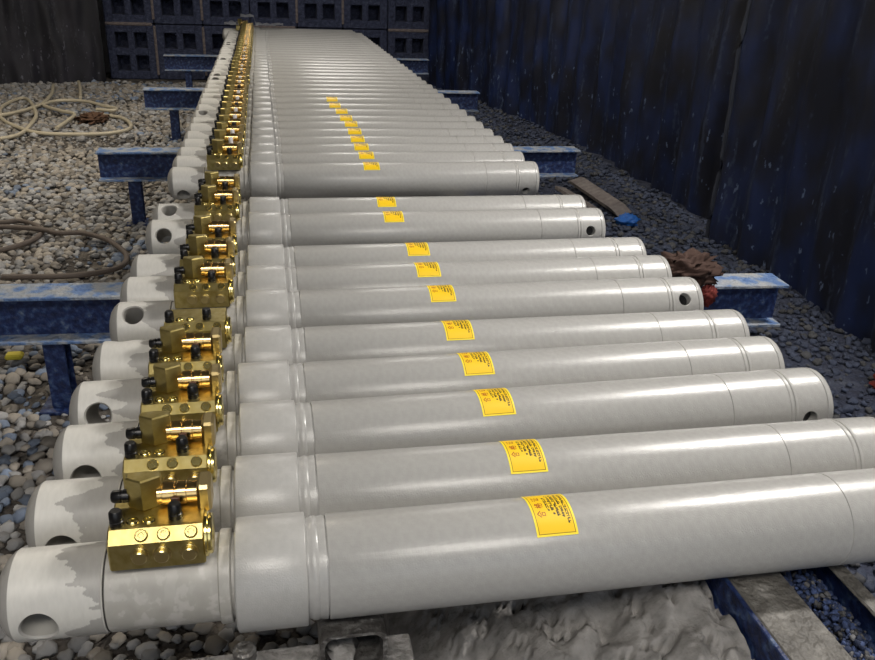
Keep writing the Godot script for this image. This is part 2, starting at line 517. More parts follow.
func make_parts() -> void:
	var b := Buf.new()
	b.lathe([Vector2(0, 0), Vector2(0.0004, 0.018), Vector2(0.003, 0.036), Vector2(0.008, 0.051), Vector2(0.016, 0.064), Vector2(0.024, 0.0715), Vector2(0.030, ROD_R)], 56)
	for k in b.uv.size():
		b.uv[k].x *= 0.16
	b.pierced(0.030, 0.168, ROD_R, 0.072, 0.027, 0.0, true, -0.002, 0.176)
	b.lathe([Vector2(0.168, ROD_R), Vector2(0.1705, ROD_R - 0.002)], 56)
	P.head = []
	for m in M.heads:
		P.head.append(b.mesh(m))
	b = Buf.new(); b.lathe([Vector2(0.1695, 0.05), Vector2(0.1695, 0.0715), Vector2(0.174, 0.0715), Vector2(0.174, 0.05)], 48); P.seam = b.mesh(M.seam)
	b = Buf.new(); b.lathe([Vector2(0.1725, 0.06), Vector2(0.1725, 0.072), Vector2(0.174, 0.0738), Vector2(0.352, 0.0738), Vector2(0.352, 0.06)], 48); P.neck = b.mesh(M.neck)
	b = Buf.new(); b.lathe([Vector2(0.350, 0.06), Vector2(0.350, 0.0775), Vector2(0.352, 0.0795), Vector2(0.3685, 0.0795), Vector2(0.3705, 0.0775), Vector2(0.3705, 0.071), Vector2(0.378, 0.071)], 48); P.ring = b.mesh(M.neck)
	var c0 := 0.3772
	var c1 := 0.495
	b = Buf.new(); b.lathe([Vector2(c0, 0.05), Vector2(c0, COLLAR_R - 0.004), Vector2(c0 + 0.0015, COLLAR_R - 0.0012), Vector2(c0 + 0.004, COLLAR_R), Vector2(c1 - 0.003, COLLAR_R), Vector2(c1 - 0.001, COLLAR_R - 0.001), Vector2(c1, COLLAR_R - 0.003), Vector2(c1, 0.05)], 64); P.collar = b.mesh(M.collar)
	b = Buf.new(); b.lathe([Vector2(c1 - 0.001, 0.0865), Vector2(c1 + 0.006, 0.0865), Vector2(c1 + 0.0085, 0.0885), Vector2(c1 + 0.017, 0.0885), Vector2(c1 + 0.0195, 0.087), Vector2(c1 + 0.0275, 0.0885), Vector2(c1 + 0.033, 0.0888), Vector2(c1 + 0.0335, 0.0845), Vector2(c1 + 0.0362, 0.0845)], 56); P.gland = b.mesh(M.tube)
	var t0 := c1 + 0.0355
	var x9 := 1.7794
	b = Buf.new(); b.lathe([Vector2(t0, 0.08), Vector2(t0, TUBE_R - 0.0015), Vector2(t0 + 0.002, TUBE_R), Vector2(1.06, TUBE_R), Vector2(1.504, TUBE_R), Vector2(1.5052, TUBE_R - 0.0016), Vector2(1.5072, TUBE_R - 0.0016), Vector2(1.5084, TUBE_R), Vector2(1.658, TUBE_R)], 64); P.tube = b.mesh(M.tube)
	# welded end: two beads, a port and a rolled lip
	b = Buf.new()
	b.t = Transform3D(Basis.IDENTITY, Vector3(-0.05, 0, 0))
	x9 += 0.05
	b.lathe([Vector2(1.708, TUBE_R), Vector2(1.7095, TUBE_R + 0.0016), Vector2(1.7125, TUBE_R + 0.002), Vector2(1.715, TUBE_R + 0.0004), Vector2(1.7165, TUBE_R - 0.0012), Vector2(1.720, TUBE_R - 0.0012), Vector2(1.722, TUBE_R + 0.0012), Vector2(1.726, TUBE_R + 0.0012), Vector2(1.728, TUBE_R)], 64)
	b.pierced(1.728, x9 - 0.024, TUBE_R, 1.762, 0.019, 0.03, false, 1.7, 1.83, 0.0015)
	b.lathe([Vector2(x9 - 0.024, TUBE_R), Vector2(x9 - 0.022, TUBE_R - 0.002), Vector2(x9 - 0.0205, TUBE_R - 0.002), Vector2(x9 - 0.0185, TUBE_R), Vector2(x9 - 0.010, TUBE_R - 0.0006), Vector2(x9 - 0.004, TUBE_R - 0.003), Vector2(x9 - 0.001, TUBE_R - 0.008), Vector2(x9, TUBE_R - 0.014), Vector2(x9, 0.0)], 64)
	P.end = b.mesh(M.tube)
	b = Buf.new(); b.t = Transform3D(Basis.IDENTITY, Vector3(1.712, 0, TUBE_R - 0.0292)) * Transform3D(Basis(Vector3.UP, -PI / 2), Vector3.ZERO)
	b.lathe([Vector2(0, 0.0188), Vector2(0.003, 0.0188), Vector2(0.003, 0.0)], 24); P.port = b.mesh(M.black)
	# sticker wrapped over the tube
	b = Buf.new()
	var rows := 14
	var lr := TUBE_R + 0.0007
	var a_lo := deg_to_rad(48.5)
	var a_hi := deg_to_rad(124.0)
	for layer in 2:
		var r := lr if layer == 0 else TUBE_R - 0.0002
		var s := 1.0 if layer == 0 else -1.0
		var s0 := b.v.size()
		for k in rows + 1:
			var a := a_hi + (a_lo - a_hi) * k / rows
			for q in 2:
				b.vert(Vector3(-0.038 + 0.076 * q, r * sin(a), r * cos(a)), Vector3(0, sin(a), cos(a)) * s, Vector2(q, float(k) / rows))
		for k in rows:
			b.quad(s0 + k * 2, s0 + k * 2 + 1, s0 + k * 2 + 3, s0 + k * 2 + 2)
	P.label = b.mesh(M.label)
	# valve
	b = Buf.new()
	b.prism([Vector2(-0.052, 0.0755), Vector2(0.055, 0.0755), Vector2(0.055, 0.124), Vector2(0.036, 0.140), Vector2(-0.052, 0.140)], 0.186, 0.334, 0.0025)
	b.box(Vector3(0.26, 0.0715, 0.0), Vector3(0.13, 0.012, 0.05), 0.001)
	P.block = b.mesh(M.gold)
	b = Buf.new(); b.lathe([Vector2(0, 0.0145), Vector2(0.0012, 0.015), Vector2(0.0022, 0.0142), Vector2(0.0022, 0.0118), Vector2(0.0085, 0.0118), Vector2(0.0100, 0.0102), Vector2(0.0100, 0.0)], 24); P.bolt = b.mesh(M.bolt)
	b = Buf.new(); b.lathe([Vector2(0, 0.0105), Vector2(0.0025, 0.0100), Vector2(0.004, 0.0085), Vector2(0.004, 0.0045), Vector2(0.0025, 0.004), Vector2(0.0025, 0.0)], 18); P.plug = b.mesh(M.brass)
	b = Buf.new(); b.t = Transform3D(Basis.IDENTITY, Vector3(0, 0.112, 0.026)); b.lathe([Vector2(0.3325, 0.0), Vector2(0.3325, 0.034), Vector2(0.335, 0.037), Vector2(0.3385, 0.037), Vector2(0.340, 0.033), Vector2(0.344, 0.033), Vector2(0.346, 0.031), Vector2(0.346, 0.014), Vector2(0.3475, 0.012), Vector2(0.3475, 0.0)], 32); P.flange = b.mesh(M.brass)
	b = Buf.new(); b.t = Transform3D(Basis(Vector3.BACK, PI / 2), Vector3(0.2375, 0.139, -0.024))
	b.prism([Vector2(0.017, 0.002), Vector2(0.001, 0.027), Vector2(-0.013, 0.027), Vector2(-0.018, 0.0), Vector2(-0.013, -0.027), Vector2(0.001, -0.027)], 0.0, 0.058, 0.0025)
	P.hex = b.mesh(M.gold)
	b = Buf.new(); b.t = Transform3D(Basis.IDENTITY, Vector3(0, 0.160, -0.026))
	b.lathe([Vector2(0.258, 0.0), Vector2(0.258, 0.017), Vector2(0.266, 0.017), Vector2(0.267, 0.0195), Vector2(0.285, 0.0195), Vector2(0.286, 0.0175), Vector2(0.289, 0.0175), Vector2(0.290, 0.0195), Vector2(0.304, 0.0195), Vector2(0.305, 0.0178), Vector2(0.323, 0.0178), Vector2(0.323, 0.0)], 24); P.barrel = b.mesh(M.copper)
	b = Buf.new(); b.box(Vector3(0.333, 0.158, -0.026), Vector3(0.023, 0.052, 0.05), 0.005); P.square = b.mesh(M.bronze)
	b = Buf.new(); b.box(Vector3(0.2875, 0.155, -0.0055), Vector3(0.013, 0.020, 0.008), 0.001); P.clip = b.mesh(M.clip)
	b = Buf.new(); b.lathe([Vector2(0, 0.0), Vector2(0, 0.0112), Vector2(0.009, 0.0112), Vector2(0.010, 0.0098), Vector2(0.012, 0.0098), Vector2(0.013, 0.0112), Vector2(0.025, 0.0105), Vector2(0.028, 0.008), Vector2(0.028, 0.0)], 18)
	P.cap = b.mesh(M.black)
	P.white_cap = b.mesh(M.white)

func make_cylinder(i: int, at: Vector3, yaw: float, label_x: float, head_roll: float, end_roll: float, label: String, group: String, full_valve := true, white := false) -> void:
	var c := thing("hydraulic_cylinder", at, label, "hydraulic cylinder", group)
	c.rotation.y = yaw
	var up := Vector3(0, COLLAR_R, 0)
	for part in [["rod_head", P.head[i % 4]], ["seam_ring", P.seam], ["rod_neck", P.neck], ["rod_ring", P.ring], ["collar", P.collar], ["gland", P.gland], ["tube", P.tube], ["end_cap", P.end]]:
		var o := inst(part[0], part[1], c)
		o.position = up
		if part[0] == "rod_head":
			o.rotation.x = head_roll
			tag(o, "cream-painted rod head with a pin hole")
		elif part[0] == "end_cap":
			o.rotation.x = end_roll
			inst("port_plug", P.port, o)
		elif part[0] == "rod_neck":
			o.rotation.x = i * 1.3
	if label_x > 0.0:
		var s := inst("sticker", P.label, c)
		s.position = up + Vector3(label_x, 0, 0)
		tag(s, "yellow certificate sticker with black print")
	var v := inst("valve_block", P.block, c)
	v.position = up
	v.rotation.x = rng.randf_range(-0.05, 0.05) if i > 0 else 0.0
	tag(v, "gold-plated valve block")
	for x in [0.234, 0.268, 0.310]:
		inst("bolt", P.bolt, v).transform = tform(Vector3(x, 0.101, 0.0545), "front")
		var pl := inst("plug", P.plug, v)
		pl.transform = Transform3D(Basis(Vector3.RIGHT, -0.87) * Basis(Vector3.UP, -PI / 2), Vector3(x + 0.004, 0.1325, 0.0462))
	inst("flange", P.flange, v)
	var cap: Mesh = P.white_cap if white else P.cap
	inst("cap", P.cap, v).transform = tform(Vector3(0.199, 0.1395, 0.022), "up")
	inst("cap", cap, v).transform = tform(Vector3(0.288, 0.1395, 0.014), "up")
	inst("nut", P.plug, v).transform = tform(Vector3(0.222, 0.1395, 0.017), "up")
	inst("nut", P.plug, v).transform = tform(Vector3(0.247, 0.1395, 0.017), "up")
	if full_valve:
		tag(inst("hex_body", P.hex, v), "")
		tag(inst("barrel", P.barrel, v), "copper-toned barrel")
		inst("end_block", P.square, v)
		inst("clip", P.clip, v)
		inst("cap", P.cap, v).transform = Transform3D(Basis(Vector3.UP, PI), Vector3(0.212, 0.158, -0.03))

# ---------------------------------------------------------------- the place
func add_lamp(at: Vector3, size: Vector2, energy: float, col: Color, label: String) -> void:
	var t := thing("ceiling_lamp", at, label, "ceiling lamp", "lamps under the roof")
	var b := Buf.new()
	b.box(Vector3(0, 0.06, 0), Vector3(size.x + 0.08, 0.1, size.y + 0.08), 0.01)
	obj("housing", b, M.roof, t)
	b = Buf.new()
	b.box(Vector3(0, 0.004, 0), Vector3(size.x, 0.012, size.y), 0.002)
	obj("diffuser", b, M.lamp_glass, t)
	for s in [-1.0, 1.0]:
		b = Buf.new()
		b.sweep([Vector3(s * size.x * 0.4, 0.1, 0), Vector3(s * size.x * 0.4, 5.0 - at.y, 0)], 0.008, 6)
		obj("hanger", b, M.roof, t)
	var l := AreaLight3D.new()
	l.name = "light"
	t.add_child(l)
	l.position.y = -0.012
	l.rotation.x = -PI / 2
	l.area_size = size
	l.light_energy = energy
	l.light_color = col
	l.area_range = 30.0
	l.area_attenuation = 2.0
	l.shadow_enabled = true

func plain_box(called: String, c: Vector3, size: Vector3, m: Material) -> MeshInstance3D:
	var b := Buf.new()
	b.box(c, size, 0.01)
	var o := obj(called, b, m)
	tag(o, "", "", "", "structure")
	return o

func trestle(z: float, x0: float, x1: float, legs: Array, skew: float, top_mat: Material, label: String) -> void:
	var cx := (x0 + x1) / 2
	var t := thing("trestle", Vector3(cx, 0, z), label, "trestle", "steel trestles carrying the rails")
	t.rotation.y = skew
	var w := x1 - x0
	var b := Buf.new()
	b.box(Vector3(0, BEAM_TOP - 0.007, 0), Vector3(w, 0.014, 0.15), 0.003)
	obj("top_flange", b, top_mat, t)
	b = Buf.new()
	b.box(Vector3(0, BEAM_TOP - 0.095, 0), Vector3(w - 0.002, 0.166, 0.012), 0.002)
	obj("web", b, M.blue, t)
	b = Buf.new()
	b.box(Vector3(0, BEAM_TOP - 0.183, 0), Vector3(w, 0.014, 0.15), 0.003)
	obj("bottom_flange", b, M.dusty, t)
	for lx in legs:
		b = Buf.new()
		var hh := BEAM_TOP - 0.19
		b.box(Vector3(lx - cx, hh / 2, 0.036), Vector3(0.078, hh, 0.008), 0.002)
		b.box(Vector3(lx - cx, hh / 2, -0.036), Vector3(0.078, hh, 0.008), 0.002)
		b.box(Vector3(lx - cx, hh / 2, 0), Vector3(0.008, hh, 0.07), 0.002)
		obj("leg", b, M.blue, t)
		b = Buf.new()
		b.box(Vector3(lx - cx, 0.008, 0), Vector3(0.16, 0.016, 0.16), 0.003)
		obj("foot_plate", b, M.blue, t)

func curtain(called: String, path: Array, y0: float, y1: float, fold: float, sd: int, m: Material, label: String, hem_at := -1) -> void:
	var t := thing(called, Vector3(path[0].x, 0, path[0].y), label, "tarpaulin")
	var o := Vector3(path[0].x, 0, path[0].y)
	var fn := FastNoiseLite.new()
	fn.seed = sd; fn.frequency = 1.1; fn.fractal_octaves = 3
	var pts := []
	var acc := 0.0
	for k in path.size() - 1:
		var a: Vector2 = path[k]
		var c: Vector2 = path[k + 1]
		var cnt := int(ceil(a.distance_to(c) / 0.03))
		for j in cnt:
			pts.append([a.lerp(c, float(j) / cnt), Vector2(-(c - a).y, (c - a).x).normalized(), acc + a.distance_to(c) * j / cnt])
		acc += a.distance_to(c)
	var b := Buf.new()
	var rows := 26
	var g := []
	for layer in 2:
		var gl := []
		for e in pts:
			var col := []
			for r in rows + 1:
				var h := y0 + (y1 - y0) * r / rows
				var s: float = e[2]
				var d := fold * (sin(s * 17.0 + 2.2 * fn.get_noise_2d(s * 0.5, h * 0.25)) * 0.5 + 1.4 * fn.get_noise_2d(s * 1.6, h * 0.35)) + 0.012 * fn.get_noise_2d(s * 6.0, h * 6.0)
				var p: Vector2 = e[0] + e[1] * (d + 0.004 * layer)
				col.append(Vector3(p.x, h, p.y) - o)
			gl.append(col)
		g.append(gl)
	for layer in 2:
		var gl: Array = g[layer]
		var s0 := b.v.size()
		for k in gl.size():
			for r in rows + 1:
				var du: Vector3 = gl[mini(k + 1, gl.size() - 1)][r] - gl[maxi(k - 1, 0)][r]
				var dv: Vector3 = gl[k][mini(r + 1, rows)] - gl[k][maxi(r - 1, 0)]
				var nn := du.cross(dv).normalized() * (1.0 if layer == 1 else -1.0)
				var e2 = pts[k][1]
				if nn.dot(Vector3(e2.x, 0, e2.y)) * (1.0 if layer == 1 else -1.0) < 0:
					nn = -nn
				b.vert(gl[k][r], nn, Vector2(pts[k][2] / 6.0, 1.0 - float(r) / rows))
		for k in gl.size() - 1:
			for r in rows:
				var q := s0 + k * (rows + 1) + r
				b.quad(q, q + 1, q + rows + 2, q + rows + 1)
	obj("sheet", b, m, t)
	# top hem with eyelet rod
	b = Buf.new()
	var rod := []
	for p in path:
		rod.append(Vector3(p.x, y1 + 0.01, p.y) - o)
	b.sweep(rod, 0.02, 8)
	obj("hanging_rod", b, M.hem, t)
	if hem_at >= 0:
		b = Buf.new()
		var line := []
		var k: int = 0 if hem_at == 0 else g[0].size() - 1
		for r in rows + 1:
			line.append(g[0][k][r])
		b.sweep(line, 0.028, 10)
		tag(obj("edge_hem", b, M.hem, t), "pale rolled edge of the sheet")

func stone_mesh(sd: int) -> Buf:
	var b := Buf.new()
	b.lump(Vector3.ZERO, Vector3(1, 0.72, 0.86), 0.55, 0.55, sd, 6, 9)
	return b

func build_floor() -> void:
	var b := Buf.new()
	var fn := FastNoiseLite.new()
	fn.seed = 5; fn.frequency = 0.9
	b.box(Vector3(0, -0.15, -4.4), Vector3(11, 0.3, 18.4), 0.01)
	var fl := obj("floor", b, M.soil)
	tag(fl, "grey dusty workshop floor strewn with gravel", "", "", "structure")
	b = Buf.new()
	b.box(Vector3(2.25, -0.004, -6.0), Vector3(2.1, 0.012, 13.2), 0.002)
	var fr := obj("floor", b, M.blue_soil)
	tag(fr, "blue-dusted floor strip beside the navy tarpaulin", "", "", "structure")
	# every stone: place, size, colour
	var meshes := []
	for k in 4:
		meshes.append(stone_mesh(100 + k * 7))
	var tint := FastNoiseLite.new()
	tint.seed = 9; tint.frequency = 0.55; tint.fractal_octaves = 3
	var bare := FastNoiseLite.new()
	bare.seed = 19; bare.frequency = 0.7; bare.fractal_octaves = 2
	var cam_inv := Transform3D(Basis.from_euler(Vector3(-0.4178, -0.2114, 0.0403)), EYE).affine_inverse()
	var left := []
	var right := []
	var z := -0.55
	while z > -12.3:
		var step := 0.040 + 0.0016 * absf(z)
		var xl := -1.9 + 0.19 * z
		var x := xl
		while x < 3.1:
			if x > -0.05 and z < -3.4 and x < 1.3:
				x = 1.3
			var px := x + rng.randf_range(-0.5, 0.5) * step
			var pz := z + rng.randf_range(-0.5, 0.5) * step
			var is_right := px > 1.1 + 0.1 * tint.get_noise_2d(px * 3, pz * 3)
			var s := rng.randf_range(0.58, 1.05) * step * 0.62
			if rng.randf() < 0.06:
				s *= 1.35
			if bare.get_noise_2d(px, pz) > 0.28 and rng.randf() < 0.7:
				s *= 0.45
			var q := Quaternion.from_euler(Vector3(rng.randf_range(-0.4, 0.4), rng.randf() * TAU, rng.randf_range(-0.4, 0.4)))
			var tr := Transform3D(Basis(q).scaled_local(Vector3(s, s * rng.randf_range(0.7, 1.0), s)), Vector3(px, s * 0.35 + maxf(0.0, 0.02 * bare.get_noise_2d(px * 2, pz * 2)), pz))
			var g := rng.randf_range(0.15, 0.40)
			var kind := 0
			var near_c := Color(g * 1.0, g * 0.985, g * 0.97)
			var col := near_c
			if rng.randf() < 0.5 + 0.5 * tint.get_noise_2d(px, pz):
				col = Color(g * 0.98, g * 0.88, g * 0.75)
				kind = 2
			var blue := tint.get_noise_2d(px * 1.4 + 50.0, pz * 1.4)
			if not is_right and (blue > 0.22 and rng.randf() < 0.25 or (Vector2(px + 0.85, pz + 3.0).length() < 0.7 and rng.randf() < 0.25)):
				col = Color(g * 0.6, g * 0.74, g * 1.0)
				kind = 1
			if is_right:
				g = 0.035 + 0.11 * g
				tr.basis = tr.basis.scaled_local(Vector3.ONE * 0.8)
				col = Color(g * 0.68, g * 0.85, g * 1.4) if rng.randf() < 0.75 else Color(g * 0.95, g * 0.97, g * 1.05)
			var rec := {"t": tr, "c": col, "g": g, "k": kind, "px": 0.0}
			var cp := cam_inv * tr.origin
			if cp.z < -0.2:
				var ix := 437.5 + 823.15 * cp.x / -cp.z
				var iy := 330.0 - 823.15 * cp.y / -cp.z
				if ix > -8 and ix < 883 and iy > 0 and iy < 668 and px < -0.42:
					rec.px = s * 823.15 / -cp.z
			(right if is_right else left).append(rec)
			x += step
		z -= step
	left.sort_custom(func(p, q): return p.px > q.px)
	var mats := {}
	for k in mini(300, left.size()):
		var e = left[k]
		var key := Vector2i(int(e.g * 24), e.k)
		if not mats.has(key):
			var sm := StandardMaterial3D.new()
			var gg := (key.x + 0.5) / 24.0
			var tones := [Color(gg, gg * 0.985, gg * 0.97), Color(gg * 0.6, gg * 0.74, gg), Color(gg * 0.98, gg * 0.88, gg * 0.75)]
			sm.albedo_color = tones[e.k].linear_to_srgb()
			sm.roughness = 0.85
			mats[key] = sm
		var so := MeshInstance3D.new()
		so.mesh = stone_lib(meshes, k % 4)
		so.material_override = mats[key]
		so.name = "stone"
		fl.add_child(so, true)
		so.transform = e.t
	scatter("gravel", left.slice(300), meshes[1], "loose grey and tan gravel covering the floor left of the cylinders")
	scatter("blue_gravel", right, meshes[2], "dark blue-stained gravel between the cylinder ends and the blue tarpaulin")

var lib := {}
func stone_lib(meshes: Array, k: int) -> Mesh:
	if not lib.has(k):
		lib[k] = meshes[k].mesh()
	return lib[k]

func scatter(called: String, recs: Array, b: Buf, label: String) -> void:
	var mm := MultiMesh.new()
	mm.transform_format = MultiMesh.TRANSFORM_3D
	mm.use_colors = true
	var sm := StandardMaterial3D.new()
	sm.vertex_color_use_as_albedo = true
	sm.roughness = 0.85
	mm.mesh = b.mesh(sm)
	mm.instance_count = recs.size()
	for k in recs.size():
		mm.set_instance_transform(k, recs[k].t)
		mm.set_instance_color(k, recs[k].c)
	var o := MultiMeshInstance3D.new()
	o.multimesh = mm
	o.name = numbered(called)
	add_child(o)
	tag(o, label, "gravel", "", "stuff")

func build_block_wall() -> void:
	var w := Node3D.new()
	w.name = "wall_back"
	add_child(w)
	tag(w, "dark wall of stacked hollow blocks with square openings", "", "", "structure")
	var bw := 0.655
	var bh := 0.745
	for row in 3:
		for k in 8:
			var x := -2.13 + bw * k
			var y := bh * row
			var b := Buf.new()
			var d := 0.30
			var c := Vector3(x + bw / 2, y + bh / 2, -12.70 - d / 2)
			var gap := 0.012
			var fw := bw - gap
			var fh := bh - gap
			b.box(c + Vector3(0, 0, -d / 2 + 0.02), Vector3(fw, fh, 0.04), 0.005)
			for s in [-1.0, 1.0]:
				b.box(c + Vector3(s * (fw / 2 - 0.055), 0, 0), Vector3(0.11, fh, d), 0.012)
				b.box(c + Vector3(0, s * (fh / 2 - 0.055), 0), Vector3(fw - 0.21, 0.11, d - 0.004), 0.008)
			b.box(c, Vector3(0.09, fh - 0.21, d - 0.006), 0.01)
			b.box(c, Vector3(fw - 0.21, 0.10, d - 0.008), 0.01)
			inst("block", b.mesh(M.block), w)
			if row < 2 and (k == 0 or (k + row) % 3 == 0):
				b = Buf.new()
				b.box(Vector3(x + bw / 2 - 0.01, y + bh - 0.004, -12.72), Vector3(bw - 0.03, 0.045, 0.06), 0.012)
				inst("mortar_joint", b.mesh(M.mortar), w)
			if k in [1, 2, 4, 5]:
				b = Buf.new()
				b.box(Vector3(x, y + bh / 2 + 0.02, -12.71), Vector3(0.035, bh - 0.08, 0.05), 0.01)
				inst("mortar_joint", b.mesh(M.mortar), w)

func build_room() -> void:
	plain_box("wall_left", Vector3(-5.4, 2.5, -4.4), Vector3(0.2, 5.0, 18.4), M.wall)
	plain_box("wall_right", Vector3(5.4, 2.5, -4.4), Vector3(0.2, 5.0, 18.4), M.wall)
	plain_box("wall_rear", Vector3(0, 2.5, -13.5), Vector3(11, 5.0, 0.2), M.wall)
	plain_box("ceiling", Vector3(0, 5.1, -4.4), Vector3(11, 0.2, 18.4), M.roof)
	# front wall behind the camera, with the open workshop gate
	plain_box("wall_front", Vector3(-4.25, 2.5, 4.7), Vector3(2.5, 5.0, 0.2), M.wall)
	plain_box("wall_front", Vector3(4.25, 2.5, 4.7), Vector3(2.5, 5.0, 0.2), M.wall)
	plain_box("wall_front", Vector3(0, 4.6, 4.7), Vector3(6.0, 0.8, 0.2), M.wall)
	var b := Buf.new()
	b.box(Vector3(0, -0.2, 14.5), Vector3(24, 0.3, 19.0), 0.02)
	tag(obj("ground", b, M.mud), "pale yard ground outside the open gate", "", "", "structure")
	build_floor()
	build_block_wall()

func build_supports() -> void:
	trestle(-1.10, -0.20, 0.22, [-0.12, 0.14], 0.0, M.mud_top, "short mud-caked trestle under the frontmost cylinder")
	trestle(-3.02, -1.75, 2.10, [-0.83, 0.6, 1.6], -0.055, M.dusty, "long blue trestle with dust-covered top reaching past both cylinder ends")
	trestle(-5.57, -1.07, 2.16, [-0.86, 0.5, 1.75], 0.0, M.dusty, "blue steel trestle between the brown hose and the broken boards")
	trestle(-8.33, -1.12, 2.11, [-0.86, 0.5, 1.9], 0.0, M.dusty, "blue steel trestle beside the pale hose coil")
	trestle(-11.3, -1.23, 2.15, [-0.95, 0.5, 1.9], 0.0, M.dusty, "blue steel trestle just before the block wall")
	# left rail: open square section
	var t := thing("support_rail", Vector3(0.108, BEAM_TOP, -1.09), "dirty square steel tube under the cylinder collars, open end showing", "rail")
	var b := Buf.new()
	var rw := 0.118
	var rh := RAIL_TOP - BEAM_TOP
	var ln := 11.4
	var poly := []
	for cr in [[1, 1, 0], [-1, 1, 90], [-1, -1, 180], [1, -1, 270]]:
		for k in 6:
			var a := deg_to_rad(cr[2] + k * 18.0)
			poly.append(Vector2(cr[0] * (rw / 2 - 0.022) + 0.022 * cos(a), rh / 2 + cr[1] * (rh / 2 - 0.022) + 0.022 * sin(a)))
	for sc in [1.0, 0.86]:
		var s0 := b.v.size()
		for k in poly.size() + 1:
			var p: Vector2 = (poly[k % poly.size()] - Vector2(0, rh / 2)) * sc
			var nn := Vector3(p.x, p.y, 0).normalized() * (1.0 if sc == 1.0 else -1.0)
			b.vert(Vector3(p.x, p.y + rh / 2, 0), nn); b.vert(Vector3(p.x, p.y + rh / 2, -ln), nn)
		for k in poly.size():
			b.quad(s0 + k * 2, s0 + k * 2 + 1, s0 + k * 2 + 3, s0 + k * 2 + 2)
	var r0 := b.v.size()
	for k in poly.size() + 1:
		var p: Vector2 = poly[k % poly.size()] - Vector2(0, rh / 2)
		b.vert(Vector3(p.x, p.y + rh / 2, 0), Vector3(0, 0, 1)); b.vert(Vector3(p.x * 0.86, p.y * 0.86 + rh / 2, 0), Vector3(0, 0, 1))
	for k in poly.size():
		b.quad(r0 + k * 2, r0 + k * 2 + 1, r0 + k * 2 + 3, r0 + k * 2 + 2)
	obj("section", b, M.dirty_steel, t)
	b = Buf.new()
	b.lump(Vector3(-0.02, 0.022, -0.06), Vector3(0.03, 0.014, 0.06), 0.6, 0.9, 61, 8, 12)
	tag(obj("mud_clod", b, M.mud, t), "dried mud inside the open end")
	# right rail: channel with a flat bearer, blue sides
	t = thing("support_rail", Vector3(0.96, BEAM_TOP, -6.4), "blue channel rail under the tube ends with gravel in its trough", "rail")
	b = Buf.new()
	b.box(Vector3(0.0, 0.012, 0), Vector3(0.27, 0.022, 11.9), 0.003)
	b.box(Vector3(-0.127, rh / 2, 0), Vector3(0.010, rh - 0.001, 11.9), 0.002)
	b.box(Vector3(-0.013, rh / 2 - 0.003, 0), Vector3(0.010, rh - 0.012, 11.9), 0.002)
	b.box(Vector3(0.125, rh / 2 - 0.004, 0), Vector3(0.012, rh - 0.012, 11.9), 0.002)
	obj("channel", b, M.blue, t)
	b = Buf.new()
	b.box(Vector3(-0.066, rh - 0.005, 0), Vector3(0.112, 0.010, 11.9), 0.003)
	tag(obj("bearer_plate", b, M.grey_steel, t), "grey worn top plate")
	b = Buf.new()
	b.box(Vector3(0.116, rh - 0.004, 0), Vector3(0.034, 0.008, 11.9), 0.003)
	tag(obj("lip", b, M.grey_steel, t), "grey worn edge strip")
	var recs := []
	for k in 4000:
		var s := rng.randf_range(0.003, 0.008)
		var g := rng.randf_range(0.03, 0.16)
		var c := Color(g * 0.35, g * 0.55, g * 1.3) if rng.randf() < 0.7 else Color(g, g, g * 1.05)
		var xx := rng.randf_range(0.96, 1.072)
		recs.append({"t": Transform3D(Basis.from_euler(Vector3(rng.randf() * 3, rng.randf() * 6, 0)).scaled_local(Vector3.ONE * s), Vector3(xx, BEAM_TOP + 0.023 + rng.randf_range(0, 0.032) * (1.0 - absf(xx - 1.015) / 0.08), rng.randf_range(-1.7, -0.5))), "c": c})
	scatter("rail_gravel", recs, stone_mesh(151), "blue-stained grit lying in the trough of the blue rail")
	# stub bolt in front of the collar
	t = thing("stub_bolt", Vector3(-0.075, BEAM_TOP, -1.050), "dull upright bolt with a flat head beside the square tube", "bolt")
	b = Buf.new(); b.t = tform(Vector3.ZERO, "up")
	b.lathe([Vector2(0, 0), Vector2(0, 0.013), Vector2(0.108, 0.013), Vector2(0.11, 0.011)], 16)
	obj("shank", b, M.dirty_steel, t)
	b = Buf.new(); b.t = tform(Vector3(0, 0.109, 0), "up")
	b.lathe([Vector2(0, 0), Vector2(0, 0.017), Vector2(0.002, 0.019), Vector2(0.018, 0.019), Vector2(0.022, 0.015), Vector2(0.022, 0)], 20)
	obj("head", b, M.dirty_steel, t)
	# mud heap between the supports
	var fn := FastNoiseLite.new()
	fn.seed = 71; fn.frequency = 5.0; fn.fractal_octaves = 4
	b = Buf.new()
	var nx := 70
	var nz := 170
	var hts := []
	for i in nx + 1:
		var row := []
		for j in nz + 1:
			var u := float(i) / nx
			var w := float(j) / nz
			var x := 0.24 + 0.582 * u
			var z := -0.45 - 1.5 * w
			var edge := minf(1.0, minf(u * 1.6 + 0.25, 1.0) ) * smoothstep(0.0, 0.06, 1.0 - w) * smoothstep(0.0, 0.03, w)
			if i == 0 or j == 0 or j == nz:
				edge = 0.0
			var crack := absf(fn.get_noise_2d(x * 1.6 + 7.0, z * 0.9))
			var h := (0.40 + 0.155 * smoothstep(0.45, 0.95, u) + 0.05 * fn.get_noise_2d(x * 0.5, z * 0.5) + 0.03 * fn.get_noise_2d(x * 1.6, z * 1.2) - 0.022 * (1.0 - smoothstep(0.0, 0.07, crack))) * edge
			row.append(Vector3(x, maxf(h, 0.0), z))
		hts.append(row)
	for i in nx + 1:
		for j in nz + 1:
			var du: Vector3 = hts[mini(i + 1, nx)][j] - hts[maxi(i - 1, 0)][j]
			var dv: Vector3 = hts[i][mini(j + 1, nz)] - hts[i][maxi(j - 1, 0)]
			var nn := dv.cross(du).normalized()
			b.vert(hts[i][j], nn if nn.y > 0 else -nn)
